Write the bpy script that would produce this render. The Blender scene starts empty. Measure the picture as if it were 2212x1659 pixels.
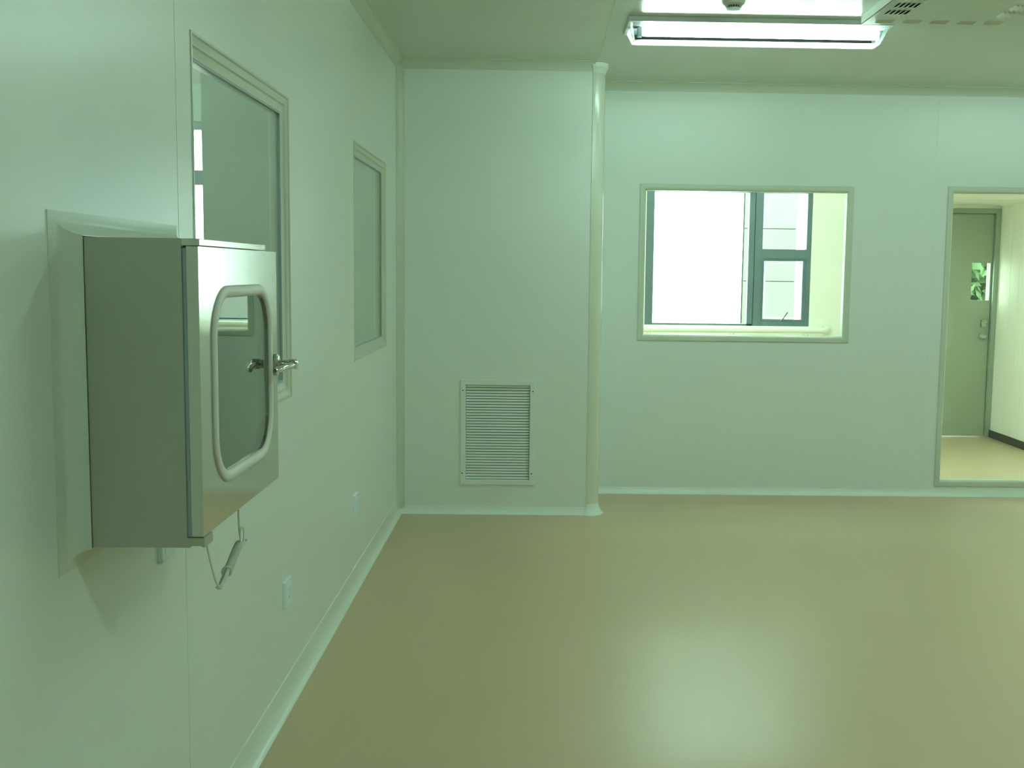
import bpy, bmesh, math, random
from mathutils import Vector, Matrix
random.seed(4)
S = bpy.context.scene
C = S.collection
R = math.radians

# ------------------------------------------------------------------ camera
cd = bpy.data.cameras.new('camera'); cam = bpy.data.objects.new('camera', cd); C.objects.link(cam)
cd.sensor_width = 36.0; cd.sensor_fit = 'HORIZONTAL'
cd.lens = 2366.2 / 2212 * 36.0
cd.shift_x = -96.63 / 2212
cd.clip_start = 0.05; cd.clip_end = 200
cr_, cu_, cf_ = Vector((.99976837, -.01705225, .01313088)), Vector((-.01132227, .10213943, .99470566)), Vector((.01830315, .99462393, -.1019227))
m = Matrix((cr_, cu_, -cf_)).transposed().to_4x4(); m.translation = Vector((0, 0, 1.365))
cam.matrix_world = m
S.camera = cam

# ------------------------------------------------------------------ sky, exposure
S.view_settings.view_transform = 'Standard'; S.view_settings.look = 'None'
S.view_settings.gamma = 1.0; S.view_settings.use_curve_mapping = False
S.view_settings.exposure = 0.18
w = bpy.data.worlds.new('overcast_sky'); S.world = w; w.use_nodes = True
bg = w.node_tree.nodes['Background']
bg.inputs['Color'].default_value = (.80, 1.0, 1.05, 1); bg.inputs['Strength'].default_value = 14.0
TUBE_L = 140.0
TUBE_C = (.71, 1.0, .91)
try:
    S.cycles.max_bounces = 14; S.cycles.diffuse_bounces = 8; S.cycles.glossy_bounces = 6
    S.cycles.transparent_max_bounces = 24; S.cycles.transmission_bounces = 8
    S.cycles.sample_clamp_indirect = 8.0
    S.cycles.caustics_reflective = False; S.cycles.caustics_refractive = False
except Exception: pass

# ------------------------------------------------------------------ main sizes
XW, YB, YF, ZC = -.778, 6.0926, 6.7104, 2.4993      # left wall, pier face, back wall, ceiling
XR, YN = 6.9, -2.6                                   # right wall, wall behind the camera
YO, XC = 9.27, 3.90                                  # corridor's outer wall and end wall

# ------------------------------------------------------------------ materials
def mat(name): 
    m = bpy.data.materials.new(name); m.use_nodes = True
    return m, m.node_tree, m.node_tree.nodes['Principled BSDF']
def paint(name, col, rough=.4, spec=.5, var=.03, bump=.02, scale=60, metal=0, coat=0, coat_r=.1):
    m, t, b = mat(name)
    tc = t.nodes.new('ShaderNodeTexCoord'); n = t.nodes.new('ShaderNodeTexNoise')
    n.inputs['Scale'].default_value = 3.0; n.inputs['Detail'].default_value = 4
    t.links.new(tc.outputs['Object'], n.inputs['Vector'])
    mx = t.nodes.new('ShaderNodeMix'); mx.data_type = 'RGBA'
    mx.inputs['A'].default_value = (*[c * (1 - var) for c in col], 1); mx.inputs['B'].default_value = (*[min(1, c * (1 + var)) for c in col], 1)
    t.links.new(n.outputs['Fac'], mx.inputs['Factor']); t.links.new(mx.outputs['Result'], b.inputs['Base Color'])
    b.inputs['Roughness'].default_value = rough; b.inputs['Specular IOR Level'].default_value = spec; b.inputs['Metallic'].default_value = metal
    b.inputs['Coat Weight'].default_value = coat; b.inputs['Coat Roughness'].default_value = coat_r
    if bump:
        n2 = t.nodes.new('ShaderNodeTexNoise'); n2.inputs['Scale'].default_value = scale; n2.inputs['Detail'].default_value = 2
        t.links.new(tc.outputs['Object'], n2.inputs['Vector'])
        bp = t.nodes.new('ShaderNodeBump'); bp.inputs['Strength'].default_value = bump; bp.inputs['Distance'].default_value = .002
        t.links.new(n2.outputs['Fac'], bp.inputs['Height']); t.links.new(bp.outputs['Normal'], b.inputs['Normal'])
    return m
def steel(name, col, rough, stretch=(1, 1, .04), scale=90, var=.12, bump=.02):
    m, t, b = mat(name)
    tc = t.nodes.new('ShaderNodeTexCoord'); mp = t.nodes.new('ShaderNodeMapping'); mp.inputs['Scale'].default_value = stretch
    n = t.nodes.new('ShaderNodeTexNoise'); n.inputs['Scale'].default_value = scale; n.inputs['Detail'].default_value = 5
    t.links.new(tc.outputs['Object'], mp.inputs['Vector']); t.links.new(mp.outputs['Vector'], n.inputs['Vector'])
    mr = t.nodes.new('ShaderNodeMapRange'); mr.inputs['To Min'].default_value = rough * (1 - var); mr.inputs['To Max'].default_value = rough * (1 + var)
    t.links.new(n.outputs['Fac'], mr.inputs['Value']); t.links.new(mr.outputs['Result'], b.inputs['Roughness'])
    n2 = t.nodes.new('ShaderNodeTexNoise'); n2.inputs['Scale'].default_value = 6; n2.inputs['Detail'].default_value = 3
    t.links.new(tc.outputs['Object'], n2.inputs['Vector'])
    mx = t.nodes.new('ShaderNodeMix'); mx.data_type = 'RGBA'
    mx.inputs['A'].default_value = (*[c * .92 for c in col], 1); mx.inputs['B'].default_value = (*[min(1, c * 1.06) for c in col], 1)
    t.links.new(n2.outputs['Fac'], mx.inputs['Factor']); t.links.new(mx.outputs['Result'], b.inputs['Base Color'])
    b.inputs['Metallic'].default_value = 1.0
    if bump:
        bp = t.nodes.new('ShaderNodeBump'); bp.inputs['Strength'].default_value = bump; bp.inputs['Distance'].default_value = .001
        t.links.new(n.outputs['Fac'], bp.inputs['Height']); t.links.new(bp.outputs['Normal'], b.inputs['Normal'])
    return m
def glass(name, tint=(.93, .97, .94), rough=.0, ior=1.5):
    m = bpy.data.materials.new(name); m.use_nodes = True; t = m.node_tree; t.nodes.clear()
    o = t.nodes.new('ShaderNodeOutputMaterial'); tr = t.nodes.new('ShaderNodeBsdfTransparent'); gl = t.nodes.new('ShaderNodeBsdfGlossy')
    lw = t.nodes.new('ShaderNodeLayerWeight'); lw.inputs['Blend'].default_value = .5; mx = t.nodes.new('ShaderNodeMixShader')
    pw = t.nodes.new('ShaderNodeMath'); pw.operation = 'POWER'; pw.inputs[1].default_value = 5
    f0 = ((ior - 1) / (ior + 1)) ** 2; fr = t.nodes.new('ShaderNodeMath'); fr.operation = 'MULTIPLY_ADD'; fr.inputs[1].default_value = 1 - f0; fr.inputs[2].default_value = f0
    t.links.new(lw.outputs['Facing'], pw.inputs[0]); t.links.new(pw.outputs[0], fr.inputs[0])
    tr.inputs['Color'].default_value = (*tint, 1); gl.inputs['Roughness'].default_value = rough; gl.inputs['Color'].default_value = (1, 1, 1, 1)
    t.links.new(fr.outputs[0], mx.inputs[0]); t.links.new(tr.outputs[0], mx.inputs[1]); t.links.new(gl.outputs[0], mx.inputs[2]); t.links.new(mx.outputs[0], o.inputs[0])
    return m
def frosted(name, col):
    m = bpy.data.materials.new(name); m.use_nodes = True; t = m.node_tree; t.nodes.clear()
    o = t.nodes.new('ShaderNodeOutputMaterial'); tl = t.nodes.new('ShaderNodeBsdfTranslucent'); df = t.nodes.new('ShaderNodeBsdfDiffuse')
    tr = t.nodes.new('ShaderNodeBsdfTransparent'); mx = t.nodes.new('ShaderNodeMixShader'); m2 = t.nodes.new('ShaderNodeMixShader')
    for n in (tl, df): n.inputs['Color'].default_value = (*col, 1)
    mx.inputs[0].default_value = .35; m2.inputs[0].default_value = .62
    t.links.new(tl.outputs[0], mx.inputs[1]); t.links.new(df.outputs[0], mx.inputs[2]); t.links.new(mx.outputs[0], m2.inputs[1]); t.links.new(tr.outputs[0], m2.inputs[2]); t.links.new(m2.outputs[0], o.inputs[0])
    return m
def emit(name, col, s):
    m, t, b = mat(name); b.inputs['Base Color'].default_value = (.9, .9, .9, 1)
    b.inputs['Emission Color'].default_value = (*col, 1); b.inputs['Emission Strength'].default_value = s
    return m
def vinyl(name):
    m, t, b = mat(name)
    tc = t.nodes.new('ShaderNodeTexCoord')
    n = t.nodes.new('ShaderNodeTexNoise'); n.inputs['Scale'].default_value = 1.1; n.inputs['Detail'].default_value = 6
    n3 = t.nodes.new('ShaderNodeTexNoise'); n3.inputs['Scale'].default_value = 140; n3.inputs['Detail'].default_value = 2
    for q in (n, n3): t.links.new(tc.outputs['Object'], q.inputs['Vector'])
    mx = t.nodes.new('ShaderNodeMix'); mx.data_type = 'RGBA'
    mx.inputs['A'].default_value = (.53, .40, .245, 1); mx.inputs['B'].default_value = (.58, .44, .27, 1)
    ad = t.nodes.new('ShaderNodeMath'); ad.operation = 'ADD'; ml = t.nodes.new('ShaderNodeMath'); ml.operation = 'MULTIPLY'; ml.inputs[1].default_value = .5
    t.links.new(n.outputs['Fac'], ad.inputs[0]); t.links.new(n3.outputs['Fac'], ad.inputs[1]); t.links.new(ad.outputs[0], ml.inputs[0])
    t.links.new(ml.outputs[0], mx.inputs['Factor']); t.links.new(mx.outputs['Result'], b.inputs['Base Color'])
    mr = t.nodes.new('ShaderNodeMapRange'); mr.inputs['To Min'].default_value = .28; mr.inputs['To Max'].default_value = .35; b.inputs['Specular IOR Level'].default_value = .75
    t.links.new(n.outputs['Fac'], mr.inputs['Value']); t.links.new(mr.outputs['Result'], b.inputs['Roughness'])
    bp = t.nodes.new('ShaderNodeBump'); bp.inputs['Strength'].default_value = .04; bp.inputs['Distance'].default_value = .002
    t.links.new(n3.outputs['Fac'], bp.inputs['Height']); t.links.new(bp.outputs['Normal'], b.inputs['Normal'])
    return m
M = dict(
    wall=paint('painted_panel', (.76, .835, .775), .33, .5, .015, .015, 40),
    ceil=paint('ceiling_panel', (.63, .68, .60), .26, .5, .015, .012, 30),
    trim=paint('cream_trim', (.59, .655, .535), .30, .5, .02, .0),
    base=paint('skirting_cove', (.76, .845, .76), .25, .5, .02, .0),
    floor=vinyl('beige_vinyl'),
    steel=steel('brushed_steel_side', (.52, .53, .47), .42),
    door_steel=steel('brushed_steel_door', (.64, .64, .58), .12, stretch=(.04, .04, 1), scale=40, bump=.004),
    chrome=steel('chrome', (.75, .77, .76), .08, bump=0),
    rubber=paint('white_gasket', (.68, .70, .62), .45, .5, .02, 0),
    seal=paint('grey_seal', (.40, .52, .56), .5, .4, .02, 0),
    dark=paint('dark_gap', (.03, .035, .03), .6, .3, .1, 0),
    glass=glass('window_glass'),
    cglass=glass('cover_acrylic', (.28, .30, .29), .02, 1.35),
    frost=frosted('frosted_acrylic', (.85, .92, .86)),
    tube=emit('lit_tube', TUBE_C, TUBE_L),
    plate=paint('lamp_tray', (.60, .66, .66), .35, .5, .02, 0),
    plastic=paint('white_plastic', (.80, .93, .97), .35, .5, .02, 0),
    ivory=paint('ivory_plastic', (.60, .60, .52), .4, .5, .02, 0),
    cord=paint('grey_cord', (.70, .74, .66), .55, .3, .06, 0),
    alu=paint('grey_aluminium', (.105, .15, .16), .4, .5, .03, 0),
    alul=paint('pale_aluminium', (.55, .66, .66), .4, .5, .03, 0),
    grey=paint('grey_door_paint', (.34, .38, .29), .5, .4, .03, 0),
    greyf=paint('grey_door_frame', (.30, .36, .29), .5, .4, .03, 0),
    cream=paint('cream_corridor', (.89, .85, .77), .5, .4, .02, 0),
    skirt=paint('black_skirting', (.02, .022, .02), .4, .4, .1, 0),
    annex=paint('annex_wall', (.52, .58, .47), .55, .4, .02, 0),
    facade=paint('facade_panel', (.88, .90, .87), .7, .3, .02, 0),
    concrete=paint('concrete_panel', (.125, .117, .098), .8, .3, .06, 0),
    leaf=paint('leaf_green', (.085, .14, .06), .6, .3, .3, 0), bark=paint('bark', (.12, .09, .06), .9, .2, .1, 0),
    ground=paint('paving', (.5, .5, .45), .8, .3, .1, 0),
    cove=paint('box_cove', (.66, .74, .65), .32, .5, .02, 0),
    rail=paint('white_rail', (.78, .78, .68), .35, .5, .02, 0),
)

# ------------------------------------------------------------------ mesh helpers
WL = {}
class MB:
    def __init__(s): s.v = []; s.f = []
    def add(s, vs, fs):
        o = len(s.v); s.v += [tuple(p) for p in vs]; s.f += [tuple(i + o for i in f) for f in fs]; return s
    def box(s, x0, x1, y0, y1, z0, z1):
        return s.add([(x, y, z) for z in (z0, z1) for y in (y0, y1) for x in (x0, x1)],
                     [(0, 2, 3, 1), (4, 5, 7, 6), (0, 1, 5, 4), (2, 6, 7, 3), (0, 4, 6, 2), (1, 3, 7, 5)])
    def hexa(s, lo, hi):      # two quads (same winding), bottom and top
        return s.add(list(lo) + list(hi), [(3, 2, 1, 0), (4, 5, 6, 7)] + [(i, (i + 1) % 4, 4 + (i + 1) % 4, 4 + i) for i in range(4)])
    def prism(s, poly, f0, f1):     # polygon mapped by two functions
        n = len(poly)
        return s.add([f0(*p) for p in poly] + [f1(*p) for p in poly],
                     [tuple(range(n))[::-1], tuple(range(n, 2 * n))] + [(i, (i + 1) % n, n + (i + 1) % n, n + i) for i in range(n)])
    def loops(s, rings, closed_u=True, closed_v=False, caps=True):
        n = len(rings[0]); o = len(s.v)
        for r in rings: s.v += [tuple(p) for p in r]
        k = len(rings)
        for a in range(k if closed_v else k - 1):
            b = (a + 1) % k
            for i in range(n if closed_u else n - 1):
                j = (i + 1) % n
                s.f.append((o + a * n + i, o + a * n + j, o + b * n + j, o + b * n + i))
        if caps and not closed_v:
            s.f.append(tuple(o + i for i in range(n))[::-1]); s.f.append(tuple(o + (k - 1) * n + i for i in range(n)))
        return s
    def lathe(s, prof, c, axis='z', n=32):   # prof: (radius, height)
        rings = []
        for r, h in prof:
            ring = []
            for i in range(n):
                a = 2 * math.pi * i / n; p, q = r * math.cos(a), r * math.sin(a)
                d = {'z': (p, q, h), 'x': (h, p, q), 'y': (p, h, q)}[axis]
                ring.append((c[0] + d[0], c[1] + d[1], c[2] + d[2]))
            rings.append(ring)
        return s.loops(rings)
    def tube(s, pts, r, n=10, closed=False):
        P = [Vector(p) for p in pts]; k = len(P); rings = []
        up = None
        for i in range(k):
            t = (P[(i + 1) % k] - P[i - 1]) if closed else (P[min(i + 1, k - 1)] - P[max(i - 1, 0)])
            t.normalize()
            if up is None: up = t.orthogonal().normalized()
            up = (up - t * up.dot(t)).normalized(); sd = t.cross(up)
            rr = r[i] if isinstance(r, (list, tuple)) else r
            rings.append([P[i] + (up * math.cos(2 * math.pi * j / n) + sd * math.sin(2 * math.pi * j / n)) * rr for j in range(n)])
        return s.loops(rings, True, closed)
    def build(s, name, material, parent=None, smooth=35, bevel=0, kind=None):
        me = bpy.data.meshes.new(name)
        if parent is not None: org = WL[parent.name]
        else:
            xs, ys, zs = zip(*s.v)
            org = Vector(((min(xs) + max(xs)) / 2, (min(ys) + max(ys)) / 2, min(zs)))
        me.from_pydata([Vector(p) - org for p in s.v], [], s.f); me.update()
        b = bmesh.new(); b.from_mesh(me); bmesh.ops.remove_doubles(b, verts=b.verts, dist=1e-6)
        bmesh.ops.recalc_face_normals(b, faces=b.faces); b.to_mesh(me); b.free()
        if smooth:
            for p in me.polygons: p.use_smooth = True
            me.set_sharp_from_angle(angle=R(smooth))
        me.materials.append(M[material])
        o = bpy.data.objects.new(name, me); C.objects.link(o)
        if parent is not None: o.parent = parent; WL[o.name] = org
        else: o.location = org; WL[o.name] = org
        if bevel:
            bv = o.modifiers.new('bevel', 'BEVEL'); bv.width = bevel; bv.segments = 2; bv.limit_method = 'ANGLE'; bv.angle_limit = R(40)
        if kind: o['kind'] = kind
        return o
def tag(o, label, cat, group=None):
    o['label'] = label; o['category'] = cat
    if group: o['group'] = group
    return o
def thing(name, loc, label=None, cat=None, group=None, kind=None):
    o = bpy.data.objects.new(name, None); C.objects.link(o); o.location = loc; o.empty_display_size = .1
    WL[o.name] = Vector(loc)
    if label: tag(o, label, cat, group)
    if kind: o['kind'] = kind
    return o
def copy_tree(o, parent=None):
    c = o.copy(); C.objects.link(c); c.parent = parent
    for ch in list(o.children): copy_tree(ch, c)
    return c

ML = lambda u, v, d: (XW + d, u, v)          # on the left wall: u = Y, v = Z, d = out into the room
MF = lambda u, v, d: (u, YF - d, v)          # on the back wall: u = X
MP = lambda u, v, d: (u, YB - d, v)          # on the pier face
MO = lambda u, v, d: (u, YO - d, v)          # on the corridor's outer wall

def wall(map_, u0, u1, v0, v1, depth, holes=(), seams=(), seam_w=.003):
    """flat wall with openings and shallow panel joints"""
    us = {u0, u1}; vs = {v0, v1}
    for a, b, c, d in holes: us |= {a, b}; vs |= {c, d}
    for x in seams: us |= {x - seam_w / 2, x + seam_w / 2}
    us = sorted(us); vs = sorted(vs); nu, nv = len(us) - 1, len(vs) - 1
    fr = [[0.0] * nv for _ in range(nu)]
    for i in range(nu):
        uc = (us[i] + us[i + 1]) / 2
        for j in range(nv):
            vc = (vs[j] + vs[j + 1]) / 2
            if any(abs(uc - x) < seam_w / 2 for x in seams): fr[i][j] = -.0013
            if any(a < uc < b and c < vc < d for a, b, c, d in holes): fr[i][j] = None
    mb = MB()
    g = lambda i, j: fr[i][j] if 0 <= i < nu and 0 <= j < nv else None
    def quad(*p): mb.add(p, [(0, 1, 2, 3)])
    for i in range(nu):
        for j in range(nv):
            f = fr[i][j]
            if f is None: continue
            a, b, c, d = us[i], us[i + 1], vs[j], vs[j + 1]
            quad(map_(a, c, f), map_(b, c, f), map_(b, d, f), map_(a, d, f))
            quad(map_(a, c, -depth), map_(b, c, -depth), map_(b, d, -depth), map_(a, d, -depth))
            for (ni, nj, p, q) in ((i - 1, j, (a, c), (a, d)), (i + 1, j, (b, c), (b, d)), (i, j - 1, (a, c), (b, c)), (i, j + 1, (a, d), (b, d))):
                n = g(ni, nj); lo = -depth if n is None else n
                if lo < f: quad(map_(*p, lo), map_(*q, lo), map_(*q, f), map_(*p, f))
    return mb
def frame_loop(map_, u0, u1, v0, v1, prof, mb=None):
    """mitred frame: profile points (inwards from the edge, out of the wall), closed"""
    mb = mb or MB(); rings = []
    for (cu, cv, su, sv) in ((u0, v0, 1, 1), (u1, v0, -1, 1), (u1, v1, -1, -1), (u0, v1, 1, -1)):
        rings.append([map_(cu + su * d, cv + sv * d, h) for d, h in prof])
    return mb.loops(rings, True, True)
def sweep(prof, p0, p1, out, mb=None):
    """straight run of a profile (out from the wall, z)"""
    mb = mb or MB(); rings = []
    for p in (p0, p1): rings.append([(p[0] + out[0] * d, p[1] + out[1] * d, z) for d, z in prof])
    return mb.loops(rings)
def rrect(u0, u1, v0, v1, r, n=8):
    pts = []
    for cx, cy, a0 in ((u1 - r, v1 - r, 0), (u0 + r, v1 - r, 90), (u0 + r, v0 + r, 180), (u1 - r, v0 + r, 270)):
        for i in range(n + 1):
            a = R(a0 + 90 * i / n); pts.append((cx + r * math.cos(a), cy + r * math.sin(a)))
    return pts

# ------------------------------------------------------------------ the room shell
MB().box(-4.3, XR + .2, YN - .2, YO + .15, -.1, 0).build('floor', 'floor', kind='structure')
MB().box(-4.3, XR + .2, YN - .2, YO + .15, ZC, ZC + .1).build('ceiling', 'ceil', kind='structure')
BX = (1.803, 2.345, .897, 1.412)             # transfer box outline on the left wall (Y0, Y1, Z0, Z1)
W1 = (2.51, 3.469, .961, 1.889); W2 = (4.672, 5.641, .973, 1.901)
ins = lambda r, d: (r[0] + d, r[1] - d, r[2] + d, r[3] - d)
wall(ML, YN, YF, 0, ZC, .06, [BX, ins(W1, .0065), ins(W2, .0065)], [1.225, 2.405]).build('wall_left', 'wall', smooth=0, kind='structure')
W3 = (.613, 1.915, .952, 1.902); W4 = (2.490, 3.46, .062, 1.912)
wall(MF, XW - .06, XR, 0, ZC, .06, [ins(W3, .012), ins(W4, .012)], [1.342, 2.409, 3.53, 4.6]).build('wall_back', 'wall', smooth=0, kind='structure')
GR = (-.425, -.008, .166, .760)              # return air grille on the pier
pier = wall(MP, XW, .300, 0, ZC, .04, [ins(GR, .018)])
pier.box(.315, .355, YB + .055, YF, 0, ZC)
pier.build('wall_pier', 'wall', smooth=0, kind='structure')
MB().box(XR, XR + .1, YN, YF, 0, ZC).build('wall_right', 'wall', kind='structure')
MB().box(XW - .06, XR + .1, YN - .1, YN, 0, ZC).build('wall_front', 'wall', kind='structure')

# ceiling joint beside the pier
MB().box(.3105, .3135, YN, YB - .02, ZC - .0015, ZC + .01).build('trim_1', 'trim', kind='structure')

# coves between walls and ceiling, and in the upright corner
def cove(r, z, s, n=8, lip=.003):
    pts = [(0, z), (0, z - s * r), (lip, z - s * r)]
    for i in range(n + 1):
        a = R(90 * i / n); pts.append((r - (r - lip) * math.cos(a), z - s * (r - (r - lip) * math.sin(a))))
    pts.append((r, z)); return pts
top = cove(.050, ZC, 1)
sweep(top, (XW, YN), (XW, YB), (1, 0)).build('trim_2', 'trim', kind='structure')
sweep(top, (XW, YB), (.300, YB), (0, -1)).build('trim_3', 'trim', kind='structure')
sweep(top, (.355, YF), (XR, YF), (0, -1)).build('trim_4', 'trim', kind='structure')
r = .042; poly = [(0, 0), (r, 0), (r, .003)] + [(r - (r - .003) * math.sin(R(90 * i / 8)), r - (r - .003) * math.cos(R(90 * i / 8))) for i in range(9)] + [(0, r)]
MB().prism(poly, lambda a, b: (XW + a, YB - b, .03), lambda a, b: (XW + a, YB - b, ZC - .03)).build('trim_5', 'trim', kind='structure')
# rounded outer corner of the pier
CX, CY, CR = .300, YB + .055, .059
poly = [(CX + CR * math.cos(R(-90 + 90 * i / 14)), CY + CR * math.sin(R(-90 + 90 * i / 14))) for i in range(15)]
poly = [(CX - .012, CY - CR)] + poly + [(CX + CR, CY + .012), (CX + CR - .02, CY + .012), (CX, CY - .02), (CX - .012, CY - CR + .012)]
M['post'] = paint('corner_post_plastic', (.68, .735, .60), .16, .5, .02, 0)
MB().prism(poly, lambda a, b: (a, b, .02), lambda a, b: (a, b, ZC - .02)).build('trim_6', 'post', kind='structure')
def flare(zs, mb, fac=1):     # skirting or cap wrapped round the corner
    rings = []
    for i in range(17):
        a = R(-102 + 114 * i / 16)
        rings.append([(CX + (CR - .01) * math.cos(a), CY + (CR - .01) * math.sin(a), zs[0][1])] + [(CX + (CR + d) * math.cos(a), CY + (CR + d) * math.sin(a), z) for d, z in zs] + [(CX + (CR - .01) * math.cos(a), CY + (CR - .01) * math.sin(a), zs[-1][1])])
    return mb.loops(rings)
flare([(.001, ZC - .055), (.004, ZC - .045), (.010, ZC - .032), (.017, ZC - .024), (.018, ZC - .001)], MB()).build('trim_7', 'base', kind='structure')
# skirting coves
SK = [(0, 0), (0, .086), (.004, .084), (.0045, .050), (.0065, .032), (.011, .018), (.018, .008), (.027, .003), (.028, 0)]
sweep(SK, (XW, YN), (XW, YB), (1, 0)).build('baseboard_left', 'base', kind='structure')
SK2 = [(0, 0), (0, .040), (.003, .039), (.0055, .026), (.011, .014), (.018, .007), (.027, .003), (.028, 0)]
bb = sweep(SK2, (XW, YB), (.290, YB), (0, -1))
flare([(.0005, .062), (.003, .048), (.008, .033), (.016, .018), (.026, .006), (.030, 0)], bb).build('baseboard_pier', 'base', kind='structure')
sweep(SK2, (.355, YF), (XR, YF), (0, -1)).build('baseboard_back', 'base', kind='structure')

# ------------------------------------------------------------------ windows
FP1 = [(0, 0), (0, .0025), (.006, .003), (.009, -.001), (.022, -.005), (.026, -.0045), (.030, -.009), (.044, -.0135), (.050, -.0135), (.054, -.017), (.054, -.045), (.007, -.045), (.007, 0)]
FP3 = [(0, 0), (0, .006), (.004, .009), (.018, .010), (.030, .006), (.036, -.002), (.038, -.005), (.038, -.050), (.013, -.050), (.013, 0)]
def window(name, map_, rect, prof, inset, gdep, tight=True):
    c = map_((rect[0] + rect[1]) / 2, rect[2], 0)
    t = thing(name, c, kind='structure')
    frame_loop(map_, *rect, prof).build('window_frame', 'trim', t, smooth=25)
    a, b, c_, d = ins(rect, inset)
    mb = MB(); f = lambda u, v: None
    P = [(a, c_), (b, c_), (b, d), (a, d)]
    mb.prism(P, lambda u, v: map_(u, v, gdep - .005), lambda u, v: map_(u, v, gdep))
    mb.build('glass_pane', 'glass', t, smooth=0)
    if tight:
        frame_loop(map_, a - .001, b + .001, c_ - .001, d + .001, [(0, gdep + .001), (0, gdep + .005), (.004, gdep + .005), (.004, gdep + .001)]).build('glazing_seal', 'seal', t, smooth=0)
    return t
window('window_1', ML, W1, FP1, .054, -.018)
window('window_2', ML, W2, FP1, .054, -.018)
window('window_3', MF, W3, FP3, .038, -.020, False)
window('window_4', MF, W4, FP3, .038, -.020, False)

# ------------------------------------------------------------------ neighbouring room seen through the left windows
wl = lambda name, *b: MB().box(*b).build(name, 'annex', kind='structure')
AY = 7.0
MA = lambda u, v, d: (u, AY - d, v)
wall(MA, -4.2, XW - .06, 0, ZC, .1, [(-2.95, -2.02, .9, 2.27)]).build('wall_annex_back', 'annex', smooth=0, kind='structure')
wl('wall_annex_left', -4.3, -4.2, -1.0, AY, 0, ZC)
wl('wall_annex_front', -4.3, XW - .06, -1.1, -1.0, 0, ZC)
wl('wall_annex_partition', -1.341, XW - .06, 4.45, 4.55, 0, ZC)
t = thing('window_5', (-2.485, AY, .9), kind='structure')
mb = frame_loop(MA, -2.95, -2.02, .9, 2.27, [(0, -.02), (0, -.08), (.05, -.08), (.05, -.02)])
mb.box(-2.90, -2.07, AY + .02, AY + .08, 1.88, 1.97)
mb.build('window_frame', 'alu', t, smooth=0)
mb = MB(); mb.box(-2.90, -2.07, AY + .047, AY + .053, .95, 1.88); mb.box(-2.90, -2.07, AY + .047, AY + .053, 1.97, 2.22); mb.build('glass_pane', 'glass', t, smooth=0)

# ------------------------------------------------------------------ corridor behind the back wall
OW = (.905, 2.305, .93, 2.057)
OD = (3.0, 3.90, 0, 1.94)
mb = wall(MO, -.7, XC + .1, 0, ZC, .12, [OW, (3.02, 3.88, 0, 1.92), (-.62, .62, .93, 2.057)])
mb.build('wall_outer', 'cream', smooth=0, kind='structure')
mb = wall(lambda u, v, d: (XC - d, u, v), YF + .06, YO, 0, ZC, .1, [], [8.10, 8.72, 8.86, 9.02], .006)
mb.build('wall_corridor_end', 'cream', smooth=0, kind='structure')
MB().box(-.8, -.7, YF + .06, YO, 0, ZC).build('wall_corridor_left', 'cream', kind='structure')
MB().box(2.66, XC, 7.13, YO, 1.965, ZC).build('trim_8', 'cream', kind='structure')
MB().box(XC - .012, XC, YF + .07, YO, 0, .062).build('baseboard_corridor', 'skirt', kind='structure')
# outer window with a fixed light on the left and a top-hung sash on the right
t = thing('window_6', ((OW[0] + OW[1]) / 2, YO, OW[2]), kind='structure')
mb = MB()
y0, y1 = YO + .01, YO + .07
mb.box(.905, .940, y0, y1, .93, 2.057); mb.box(.940, .975, y0 + .015, y1, .93, 2.057)
mb.box(1.775, 1.822, y0, y1, .93, 2.057); mb.box(1.826, 1.89, y0 - .008, y1, .93, 2.057); mb.box(1.822, 1.826, y0 + .02, y1, .93, 2.057)
mb.box(2.265, 2.305, y0, y1, .93, 2.057); mb.box(.975, 2.265, y0, y1, .93, .945); mb.box(.975, 2.265, y0, y1, 2.047, 2.057)
mb.box(1.89, 2.265, y0, y1, 1.500, 1.578); mb.box(1.89, 2.265, y0, y1, .945, .965)
mb.build('window_frame', 'alu', t, smooth=0)
sash = frame_loop(MO, 1.886, 2.269, .961, 1.505, [(0, -.02), (0, -.05), (.026, -.05), (.026, -.02)]).build('sash', 'alu', t, smooth=0)
frame_loop(MO, 1.919, 2.236, .993, 1.472, [(0, -.03), (0, -.055), (.012, -.055), (.004, -.03)]).build('sash_bead', 'alul', sash, smooth=0)
MB().tube([(2.066, YO + .005, .975), (2.080, YO - .005, .990), (2.118, YO - .012, 1.050)], .006, 8).build('sash_handle', 'alu', sash)
mb = MB(); mb.box(.975, 1.775, YO + .04, YO + .046, .945, 2.047); mb.box(1.89, 2.265, YO + .04, YO + .046, 1.578, 2.047); mb.box(1.919, 2.236, YO + .043, YO + .049, .993, 1.472)
mb.build('glass_pane', 'glass', t, smooth=0)
t = thing('added_window', (0, YO, .93), kind='structure')  # unseen window added to bring more daylight into the corridor
frame_loop(MO, -.62, .62, .93, 2.057, [(0, -.01), (0, -.07), (.05, -.07), (.05, -.01)]).build('window_frame', 'alu', t, smooth=0)
MB().box(-.57, .57, YO + .04, YO + .046, .98, 2.007).build('glass_pane', 'glass', t, smooth=0)
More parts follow.
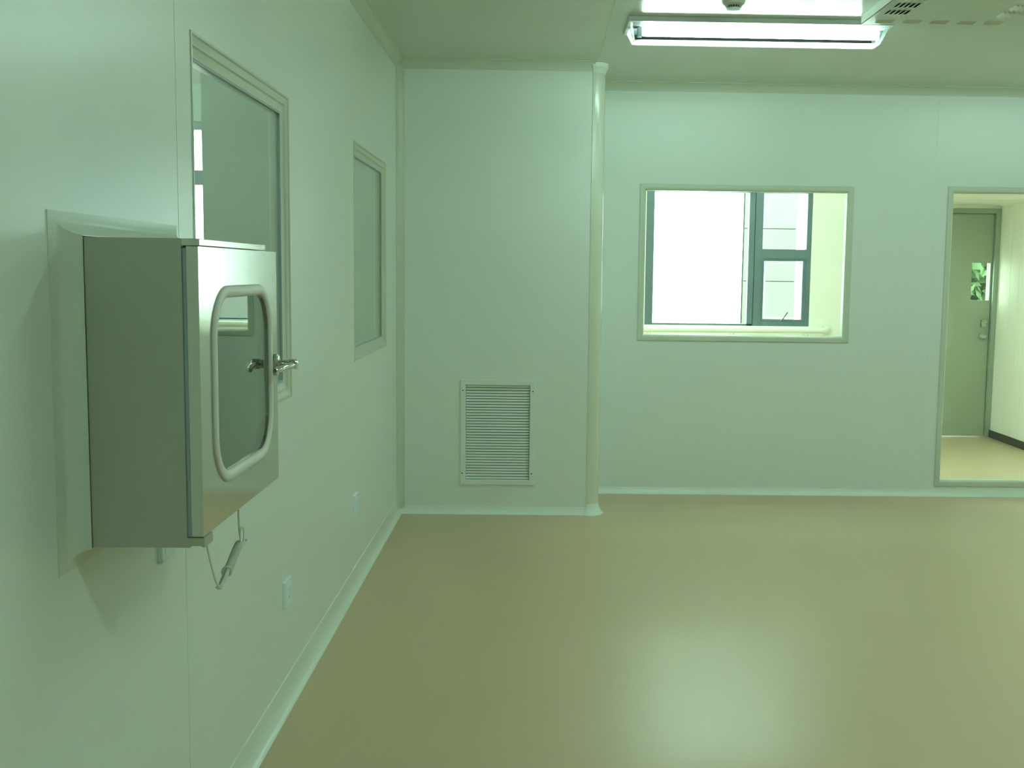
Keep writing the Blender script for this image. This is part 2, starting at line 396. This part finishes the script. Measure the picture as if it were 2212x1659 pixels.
# grey door at the corridor's end
t = thing('door_1', (3.45, YO, 0), kind='structure')
mb = MB(); mb.box(3.86, 3.898, YO - .015, YO + .05, 0, 1.94); mb.box(3.002, 3.04, YO - .015, YO + .05, 0, 1.94); mb.box(3.04, 3.86, YO - .015, YO + .05, 1.90, 1.94); mb.box(3.04, 3.86, YO + .062, YO + .09, 1.88, 1.94); mb.box(3.84, 3.88, YO + .062, YO + .09, 0, 1.94)
mb.build('door_frame', 'greyf', t, smooth=0)
mb = wall(lambda u, v, d: (u, YO + .02 - d, v), 3.045, 3.855, .004, 1.896, .04, [(3.684, 3.842, 1.170, 1.487)])
mb.build('door_leaf', 'grey', t, smooth=0)
M['dpane'] = glass('door_glass', (.88, .95, .84))
MB().box(3.684, 3.842, YO + .035, YO + .041, 1.170, 1.487).build('door_pane', 'dpane', t, smooth=0)
mb = MB(); mb.box(3.785, 3.825, YO - .002 + .005, YO + .02, .945, 1.005); mb.tube([(3.815, YO + .01, .985), (3.815, YO - .035, .985), (3.760, YO - .04, .98)], .008, 8)
mb.build('door_handle', 'steel', t)
MB().lathe([(.024, .018), (.026, .010), (.024, .0), (.012, -.004), (.012, -.02), (.022, -.026), (.024, -.04), (.016, -.05), (0.001, -.052)], (3.795, YO + .002, .865), 'y', 20).build('lock_knob', 'steel', t)
# handrail along the outer wall
t = thing('handrail', (1.4, YO - .09, .88), 'white tubular handrail along the corridor wall below the outer window', 'handrail')
pts = [(.3, YO - .09, .893), (2.40, YO - .09, .900)] + [(2.40 + .057 * math.sin(R(a)), YO - .09 + .057 * (1 - math.cos(R(a))), .901 + .004 * a / 90) for a in range(15, 91, 15)] + [(2.457, YO - .008, .906)]
MB().tube(pts, .0235, 16).build('rail', 'rail', t)
MB().lathe([(.020, -.022), (.047, -.018), (.049, -.010), (.049, 0)], (2.457, YO, .906), 'y', 28).build('wall_flange', 'rail', t)
for x in (.95, 1.65, 2.28):
    b = MB(); b.tube([(x, YO - .002, .86), (x, YO - .06, .855), (x, YO - .09, .875)], .007, 8); b.lathe([(.02, -.006), (.022, 0)], (x, YO, .86), 'y', 16)
    b.build('bracket', 'rail', t)

# ------------------------------------------------------------------ outdoors
MB().box(-30, 40, YO + .5, 60, -.4, -.3).build('ground', 'ground', kind='structure')
t = thing('building', (1.0, 16.0, -.3), 'pale panelled building across the yard, seen through the far window', 'building')
def facade(x0, x1, y, zs, name, dep, mt='facade'):
    b = MB(); z0 = -.3
    for z in zs + [7.5]:
        b.box(x0, x1, y, y + dep, z0, z - .012); b.box(x0, x1, y + .03, y + dep, z - .012, z); z0 = z
    return b.build(name, mt, t, smooth=0)
facade(-3.5, 2.97, 16.0, [.1, .68, 1.28, 1.88, 2.48, 3.08, 3.68, 4.28], 'facade_wing', 3)
facade(3.0, 3.765, 16.05, [.51, 1.273, 2.035, 2.80, 3.56, 4.32], 'facade_tower', 3, 'concrete')

t = thing('shrub', (4.75, 11.6, -.3), 'green leafy shrub outside, seen through the small pane of the grey corridor door', 'shrub')
rg = random.Random(11); b = MB()
for i in range(5200):
    u, v, q = rg.uniform(-1, 1), rg.uniform(0, 2 * math.pi), rg.random() ** .4
    d = Vector((math.sqrt(1 - u * u) * math.cos(v) * 1.3, math.sqrt(1 - u * u) * math.sin(v) * .6, u * 1.0)) * q
    p = Vector((4.75, 11.6, 1.25)) + d
    a = Vector((rg.uniform(-1, 1), rg.uniform(-1, 1), rg.uniform(-1, 1))).normalized(); c = a.orthogonal().normalized(); L = rg.uniform(.11, .20)
    b.add([p, p + a * L * .5 + c * L * .28, p + a * L, p + a * L * .5 - c * L * .28], [(0, 1, 2, 3)])
b.build('foliage', 'leaf', t, smooth=0)
b = MB()
for dx, dy in ((0, 0), (.35, .1), (-.35, .05), (.1, -.2)): b.tube([(4.75 + dx * .2, 11.6 + dy * .2, -.3), (4.75 + dx * .6, 11.6 + dy * .6, .5), (4.75 + dx, 11.6 + dy, 1.3)], [.03, .02, .01], 8)
b.build('stems', 'bark', t)

# ------------------------------------------------------------------ transfer box through the left wall
Y0, Y1, Z0, Z1 = BX
XF = -.5805                                     # front of the body
t = thing('pass_box', (XW, (Y0 + Y1) / 2, Z0), 'stainless steel transfer box with windowed door, set through the left wall', 'pass box')
e = .0008
mb = MB(); th = .012
XB = -1.02
mb.box(XB, XF, Y0 + e, Y0 + th, Z0 + e, Z1 - e); mb.box(XB, XF, Y1 - th, Y1 - e, Z0 + e, Z1 - e)
mb.box(XB, XF, Y0 + th, Y1 - th, Z0 + e, Z0 + th); mb.box(XB, XF, Y0 + th, Y1 - th, Z1 - th, Z1 - e); mb.box(XB, XB + th, Y0 + th, Y1 - th, Z0 + th, Z1 - th)
mb.build('body', 'steel', t, smooth=0)
MX = lambda u, v, d: (XF + d, u, v)
frame_loop(MX, Y0 + .006, Y1 - .006, Z0 + .018, Z1 - .016, [(0, 0), (0, .006), (.012, .006), (.012, 0)]).build('door_seal', 'seal', t, smooth=0)
# top hood over the door, and the lower hinge corner
D0, D1 = -.574, -.5545
mb = MB()
mb.box(XF, D1 + .0035, Y0 + e, 2.235, 1.3995, Z1 - e)
mb.prism([(2.235, D1 + .0035), (2.250, D1 + .002), (2.259, D1 - .004), (2.259, XF), (2.235, XF)], lambda y, x: (x, y, 1.3995), lambda y, x: (x, y, Z1 - e))
mb.build('hinge_hood', 'door_steel', t, smooth=0, bevel=.0012)
mb = MB(); mb.prism([(XF, Z0 + e), (XF + .004, Z0 + e), (XF + .008, Z0 + .004), (XF + .022, Z0 + .004), (XF + .028, Z0 + e), (D1 + .0025, Z0 + .002), (D1 + .0025, .9145), (XF, .9145)],
                  lambda x, z: (x, Y0 + e, z), lambda x, z: (x, 1.851, z))
mb.build('hinge_bracket', 'steel', t, smooth=0)
# door with its rounded window
dr = rrect(1.900, 2.263, 1.002, 1.311, .072, 8)
mb = MB()
a0, a1, c0, c1 = Y0 + .005, 2.342, .9155, 1.3985
n = len(dr)
def outer(p):       # point on the door's edge that faces p
    cu, cv = (1.900 + 2.263) / 2, (1.002 + 1.311) / 2
    du, dv = p[0] - cu, p[1] - cv
    s = min([(a1 - cu) / du if du > 1e-9 else 1e9, (a0 - cu) / du if du < -1e-9 else 1e9, (c1 - cv) / dv if dv > 1e-9 else 1e9, (c0 - cv) / dv if dv < -1e-9 else 1e9])
    return (cu + du * s, cv + dv * s)
# edge points including the four corners
inn, out = [], []
import bisect
cu, cv = (1.900 + 2.263) / 2, (1.002 + 1.311) / 2
items = [(math.atan2(p[1] - cv, p[0] - cu), p, outer(p)) for p in dr]
for q in ((a1, c1), (a0, c1), (a0, c0), (a1, c0)):
    ang = math.atan2(q[1] - cv, q[0] - cu)
    k = min(range(len(items)), key=lambda i: abs(items[i][0] - ang))
    items[k] = (items[k][0], items[k][1], q)
inn = [i[1] for i in items]; out = [i[2] for i in items]
rings = [[(D1, *p) for p in inn], [(D1, *p) for p in out], [(D0, *p) for p in out], [(D0, *p) for p in inn]]
mb.loops(rings, True, True)
door = mb.build('door', 'door_steel', t, smooth=0)
M['dglass'] = glass('pass_box_glass', (.50, .70, .56), .0, 2.4)
poly = rrect(1.898, 2.265, 1.000, 1.313, .072, 8)
MB().prism(poly, lambda y, z: (D1 - .0065, y, z), lambda y, z: (D1 - .003, y, z)).build('door_glass', 'dglass', door, smooth=0)
gp = rrect(1.885, 2.277, .990, 1.322, .084, 10)
rings = []
def offs(pts, d):
    cy, cz = (1.885 + 2.277) / 2, (.990 + 1.322) / 2; o = []
    k = len(pts)
    for i in range(k):
        a, b = Vector(pts[i - 1]), Vector(pts[(i + 1) % k]); q = (b - a).normalized(); nrm = Vector((q.y, -q.x))
        o.append((pts[i][0] + nrm.x * d, pts[i][1] + nrm.y * d))
    return o
for i in range(13):
    a = R(180 * i / 12); rings.append([(D1 - .0005 + .0065 * math.sin(a), y, z) for y, z in offs(gp, .011 * math.cos(a))])
rings.append([(D1 - .009, y, z) for y, z in offs(gp, -.011)]); rings.append([(D1 - .009, y, z) for y, z in offs(gp, -.006)]); rings.append([(D1 - .0005, y, z) for y, z in offs(gp, .011)])
MB().loops(rings, True, False, False).build('window_gasket', 'rubber', door)
h = thing('lever_handle', (D1, 2.322, 1.16)); h.parent = door; h.location = Vector((D1, 2.322, 1.16)) - WL[door.name]
hp = rrect(2.304, 2.341, 1.138, 1.184, .018, 6)
hb = MB(); hb.loops([[(D1 + .0005, y, z) for y, z in hp], [(D1 + .006, y, z) for y, z in hp], [(D1 + .009, 2.322 + (y - 2.322) * .8, 1.161 + (z - 1.161) * .8) for y, z in hp]])
hb.lathe([(.009, .004), (.009, .026), (.011, .029), (.011, .043), (.008, .046), (.001, .047)], (D1, 2.330, 1.162), 'x', 20)
lp = [(D1 + .036, 2.336, 1.162), (D1 + .036, 2.315, 1.161), (D1 + .033, 2.29, 1.160), (D1 + .030, 2.262, 1.159), (D1 + .026, 2.240, 1.158), (D1 + .022, 2.230, 1.157)]
hb.tube(lp, [.0075, .0075, .007, .0065, .006, .004], 12)
bpy.data.objects.remove(h)
hb.build('lever_handle', 'chrome', door)
# moulded cove where the box meets the wall
r = .040
cp = [(0, 0), (0, r)] + [(-(r - (r - .002) * math.cos(R(90 * i / 10))), r - (r - .002) * math.sin(R(90 * i / 10))) for i in range(11)] + [(-r, 0)]
frame_loop(ML, Y0 - e, Y1 + e, Z0 - e, Z1 + e, cp).build('trim_9', 'cove', smooth=40, kind='structure')

# cable tied up in a bundle below the box
t = thing('tied_cable', (-.6, 2.08, .75), 'grey cable tied in a coiled bundle, hanging under the steel transfer box', 'cable')
XQ = -.60
st = [(1.955, .897), (1.965, .875), (1.975, .857), (1.995, .821), (2.022, .780), (2.036, .766), (2.055, .757)]
MB().tube([(XQ, y, z) for y, z in st], .0021, 8).build('cable', 'cord', t)
st = [(2.187, .897), (2.187, .875), (2.189, .850), (2.193, .830), (2.200, .815), (2.190, .806), (2.170, .800)]
MB().tube([(XQ, y, z) for y, z in st], .0021, 8).build('cable', 'cord', t)
def along(P, n):
    P = [Vector(p) for p in P]; L = [0]
    for a, b in zip(P, P[1:]): L.append(L[-1] + (b - a).length)
    o = []
    for i in range(n):
        s = L[-1] * i / (n - 1); k = max(0, min(len(P) - 2, bisect.bisect_right(L, s) - 1))
        o.append(P[k].lerp(P[k + 1], (s - L[k]) / (L[k + 1] - L[k])))
    return o
ax = along([(XQ, 2.190, .807), (XQ, 2.170, .801), (XQ, 2.150, .793), (XQ, 2.128, .783), (XQ, 2.100, .773)], 241)
hel = []
for i, p in enumerate(ax):
    tt = (ax[min(i + 1, 240)] - ax[max(i - 1, 0)]).normalized(); nn = Vector((1, 0, 0)); bb_ = tt.cross(nn)
    a = 2 * math.pi * i / 12
    hel.append(p + (nn * math.cos(a) + bb_ * math.sin(a)) * .0068)
MB().tube(hel, .0021, 6).build('wrapped_coil', 'cord', t)
for k, (dx, dy, dz) in enumerate(((.003, .0, .002), (-.003, .002, .0), (0, -.003, -.003), (.001, .003, .005))):
    MB().tube([(XQ + dx, 2.120 + dy, .782 + dz), (XQ + dx * 1.3, 2.098 + dy, .775 + dz), (XQ + dx * 1.5, 2.075 + dy, .765 + dz), (XQ + dx, 2.056 + dy * .5, .757 + dz), (XQ - dx, 2.040 + dy, .762 - dz)], .0025, 8).build('cable_strand', 'cord', t)
MB().tube([(XQ + .008 * math.cos(R(x)), 2.098 + .004 * math.cos(R(x)), .775 + .0095 * math.sin(R(x))) for x in range(0, 360, 30)], .0024, 8, True).build('cable_tie', 'cord', t)
MB().tube([(XQ + .004, 2.197 + .014 * math.cos(R(x)), .822 + .018 * math.sin(R(x))) for x in range(0, 360, 20)], .0018, 8, True).build('cable_loop', 'cord', t)
MB().tube([(XQ - .006, 2.190, .806), (XQ, 2.205, .801), (XQ + .006, 2.224, .803), (XQ + .004, 2.229, .806)], .0026, 8).build('cable_end', 'cord', t)
# ------------------------------------------------------------------ wall sockets
def socket(y, z, label):
    o = thing('wall_socket', (XW, y, z - .043), label, 'socket', 'white sockets low on the left wall')
    hw = .043; b = MB()
    b.hexa([(XW, y - hw, z - hw), (XW, y + hw, z - hw), (XW, y + hw, z + hw), (XW, y - hw, z + hw)], [(XW + .010, y - hw + .002, z - hw + .002), (XW + .010, y + hw - .002, z - hw + .002), (XW + .010, y + hw - .002, z + hw - .002), (XW + .010, y - hw + .002, z + hw - .002)])
    b.build('cover_plate', 'plastic', o, smooth=0, bevel=.0015)
    b = MB(); b.box(XW + .0095, XW + .0118, y - .026, y + .026, z - .026, z + .026); b.build('socket_face', 'plastic', o, smooth=0, bevel=.001)
    b = MB()
    for yy, zz, sy, sz in ((-.009, .011, .0012, .005), (.009, .011, .0012, .005), (-.010, -.010, .0012, .004), (.010, -.010, .0012, .004), (0, -.014, .004, .0012)):
        b.box(XW + .0115, XW + .0121, y + yy - sy, y + yy + sy, z + zz - sz, z + zz + sz)
    b.build('pin_slots', 'seal', o, smooth=0)
socket(3.360, .355, 'white wall socket nearest the skirting bend, alone below the large left window')
socket(4.648, .362, 'white wall socket below the smaller far left window, farthest along the wall')
socket(2.268, .795, 'white wall socket half hidden directly under the steel transfer box')

# ------------------------------------------------------------------ return air grille
t = thing('air_grille', ((GR[0] + GR[1]) / 2, YB, GR[2]), 'cream louvred return air grille low on the pier wall', 'vent grille')
frame_loop(MP, *GR, [(0, 0), (0, .008), (.003, .010), (.026, .010), (.029, .008), (.029, -.035), (.019, -.035), (.019, 0)]).build('grille_frame', 'wall', t, smooth=0)
x0, x1, z0, z1 = ins(GR, .030)
ns = 34; pit = (z1 - z0) / ns
loose = {9: .5, 12: .6, 17: 1.2, 18: .7, 23: .8, 29: .6, 11: .4}
for i in range(ns):
    zc = z1 - pit * (i + .5); a = R(70 - 7 * loose.get(i, random.uniform(-.25, .25)))      # louvre blade, outer edge down
    hgt = .0063; cz, cy = math.sin(a) * hgt, math.cos(a) * hgt; q = .0007
    b = MB(); yc = YB + .012
    b.hexa([(x0, yc - cy, zc - cz), (x1, yc - cy, zc - cz), (x1, yc + cy, zc + cz), (x0, yc + cy, zc + cz)],
           [(x0, yc - cy + 2 * q, zc - cz - q), (x1, yc - cy + 2 * q, zc - cz - q), (x1, yc + cy + 2 * q, zc + cz - q), (x0, yc + cy + 2 * q, zc + cz - q)])
    b.build('slat', 'wall', t, smooth=0)
for x, z in ((-.4115, .700), (-.0205, .698), (-.4135, .232), (-.0240, .232)):
    MB().lathe([(.0035, 0), (.0035, -.0015), (.002, -.0025), (.0005, -.0026)], (x, YB - .010, z), 'y', 12).build('screw', 'dark', t)
MB().box(XW + .002, .313, YB + .30, YB + .31, 0.001, ZC - .001).build('wall_duct', 'dark', kind='structure')

# ------------------------------------------------------------------ ceiling lights
def lamp():
    o = thing('ceiling_light', (.985, 5.15, 2.478), 'long lit fluorescent fitting with clear cover on the ceiling', 'ceiling light')
    b = MB(); b.hexa([(.392, 4.998, 2.478), (1.578, 4.998, 2.478), (1.578, 5.302, 2.478), (.392, 5.302, 2.478)], [(.388, 4.992, ZC - .0005), (1.582, 4.992, ZC - .0005), (1.582, 5.308, ZC - .0005), (.388, 5.308, ZC - .0005)])
    b.build('tray', 'plate', o, smooth=0, bevel=.002)
    T = [(.405, 5.015), (1.565, 5.015), (1.565, 5.285), (.405, 5.285)]; B = [(.424, 5.100), (1.546, 5.100), (1.546, 5.205), (.424, 5.205)]
    zt, zb = 2.4775, 2.415
    b = MB()
    for i, j in ((0, 1), (2, 3)):
        p = [(*T[i], zt), (*T[j], zt), (*B[j], zb), (*B[i], zb)]
        b.add(p, [(0, 1, 2, 3)])
    b.build('clear_cover', 'cglass', o, smooth=0)
    for i, j in ((1, 2), (3, 0)):
        b = MB(); s = .004 if i == 3 else -.004
        p = [(*T[i], zt), (*T[j], zt), (*B[j], zb), (*B[i], zb)]
        b.hexa(p, [(x + s, y, z) for x, y, z in p]); b.build('end_cap', 'frost', o, smooth=0)
    b = MB(); b.hexa([(*p, zb) for p in B], [(*p, zb + .004) for p in B]); b.build('diffuser_strip', 'frost', o, smooth=0)
    MB().lathe([(.004, .462), (.0150, .466), (.0165, .475), (.0165, 1.530), (.0150, 1.539), (.004, 1.543)], (0, 5.125, 2.455), 'x', 20).build('tube', 'tube', o)
    for x0, x1 in ((.440, .462), (1.543, 1.565)):
        b = MB(); b.box(x0, x1, 5.108, 5.142, 2.435, 2.478); b.build('lamp_holder', 'plastic', o, smooth=0, bevel=.003)
    return o
L0 = lamp()
def relamp(x, y, label, strong=False):
    c = copy_tree(L0); c.location = (x, y, 2.478); c['label'] = label
    if strong:
        for o in c.children:
            if o.name.startswith('tube'): o.material_slots[0].link = 'OBJECT'; o.material_slots[0].material = M['tube_strong']
    return c
M['tube_strong'] = emit('lit_tube_high_output', TUBE_C, 195.0)  # raised output for the unseen fittings added in annex and corridor
relamp(3.30, 5.15, 'second lit fluorescent fitting on the ceiling, right of the one in view')
relamp(5.60, 5.15, 'fluorescent fitting added out of view for fill light, right end of the back wall row')  # unseen fitting added to raise the room's overall brightness
relamp(.985, 2.90, 'lit fluorescent fitting on the ceiling overhead, in front of the steel transfer box')
relamp(3.30, 2.90, 'fluorescent fitting added out of view for fill light, one bay right of the steel transfer box')  # added out of view to light the left wall in the foreground
relamp(.985, .65, 'fluorescent fitting added out of view for fill light, overhead nearest the foreground')  # added out of view to lift the near left wall and box side
relamp(3.30, .65, 'fluorescent fitting added out of view for fill light, in the right foreground')  # added out of view for more ambient light
relamp(-2.6, 5.9, 'fluorescent fitting added unseen to light the room behind the smaller left window', True)  # this fitting and the next are added unseen to light the annex
relamp(-2.2, 2.6, 'fluorescent fitting added unseen to light the room behind the large left window', True)
relamp(3.05, 6.94, 'fluorescent fitting added unseen to light the corridor, above the tall glazed panel', True)  # from here on, unseen fittings added to brighten the corridor
relamp(.1, 7.6, 'fluorescent fitting added unseen to light the corridor, left end', True)
relamp(1.7, 7.2, 'fluorescent fitting added unseen to light the corridor, beside the back wall', True)
relamp(1.4, 8.0, 'fluorescent fitting added unseen to light the corridor, behind the far window', True)

# smoke detector
t = thing('smoke_detector', (.797, 4.655, 2.452), 'small round smoke detector on the ceiling in front of the light', 'smoke detector')
c = (.797, 4.655, ZC)
MB().lathe([(.052, 0), (.052, -.010), (.048, -.014), (.047, -.020)], c, 'z', 32).build('detector_base', 'ivory', t)
MB().lathe([(.046, -.019), (.045, -.024), (.036, -.030), (.030, -.031)], c, 'z', 32).build('detector_body', 'ivory', t)
b = MB()
b.lathe([(.026, -.030), (.026, -.042)], c, 'z', 24); b.build('sensor_chamber', 'dark', t)
b = MB()
for i in range(20):
    a = 2 * math.pi * i / 20; ca, sa = math.cos(a), math.sin(a)
    b.tube([(c[0] + .034 * ca, c[1] + .034 * sa, ZC - .029), (c[0] + .029 * ca, c[1] + .029 * sa, ZC - .042)], .0014, 6)
b.build('vent_ribs', 'ivory', t)
MB().lathe([(.030, -.040), (.028, -.046), (.012, -.0475), (.001, -.0475)], c, 'z', 24).build('detector_cap', 'plastic', t)

# supply air diffuser panel
t = thing('air_diffuser', (1.725, 4.585, 2.46), 'flat white supply air panel with slotted louvres on the ceiling', 'air diffuser')
PX0, PX1, PY0, PY1, PZ = 1.402, 2.052, 4.26, 4.91, 2.460
holes = []; tabs = []
for gy in (4.680, 4.558, 4.436, 4.314):
    for gx, sd in ((1.488, 0), (1.962, 1)):
        for i in range(5):
            x = gx + (i - 2) * .020
            holes.append((x - .0055, x + .0055, gy - .036, gy + .036)); tabs.append((x, gy, sd))
xrows = []
for i in range(5):
    gx = 1.485 + i * .118
    for k in range(3): xrows.append((gx - .036, gx + .036, 4.815 + k * .020 - .005, 4.815 + k * .020 + .005))
mb = wall(lambda u, v, d: (u, v, PZ - d), PX0, PX1, PY0, PY1, .0015, holes + xrows)
mb.box(PX0, PX0 + .002, PY0, PY1, PZ, ZC - .0005); mb.box(PX1 - .002, PX1, PY0, PY1, PZ, ZC - .0005); mb.box(PX0, PX1, PY1 - .002, PY1, PZ, ZC - .0005); mb.box(PX0, PX1, PY0, PY0 + .002, PZ, ZC - .0005)
mb.build('panel', 'ceil', t, smooth=0)
MB().box(PX0 + .004, PX1 - .004, PY0 + .004, PY1 - .004, ZC - .006, ZC - .001).build('filter_pad', 'dark', t, smooth=0)
for x, gy, sd in tabs:
    s_ = 1 if sd else -1
    b = MB()
    b.hexa([(x - s_ * .0055, gy - .036, PZ), (x - s_ * .0055, gy + .036, PZ), (x - s_ * .0045, gy + .036, PZ + .001), (x - s_ * .0045, gy - .036, PZ + .001)],
           [(x + s_ * .006, gy - .036, PZ - .009), (x + s_ * .006, gy + .036, PZ - .009), (x + s_ * .007, gy + .036, PZ - .008), (x + s_ * .007, gy - .036, PZ - .008)])
    b.build('louvre_tab', 'ceil', t, smooth=0)
for a, b_, c_, d in xrows:
    b = MB()
    b.hexa([(a, c_, PZ), (b_, c_, PZ), (b_, c_ - .001, PZ + .001), (a, c_ - .001, PZ + .001)], [(a, d, PZ - .004), (b_, d, PZ - .004), (b_, d - .001, PZ - .003), (a, d - .001, PZ - .003)])
    b.build('louvre_tab', 'ceil', t, smooth=0)
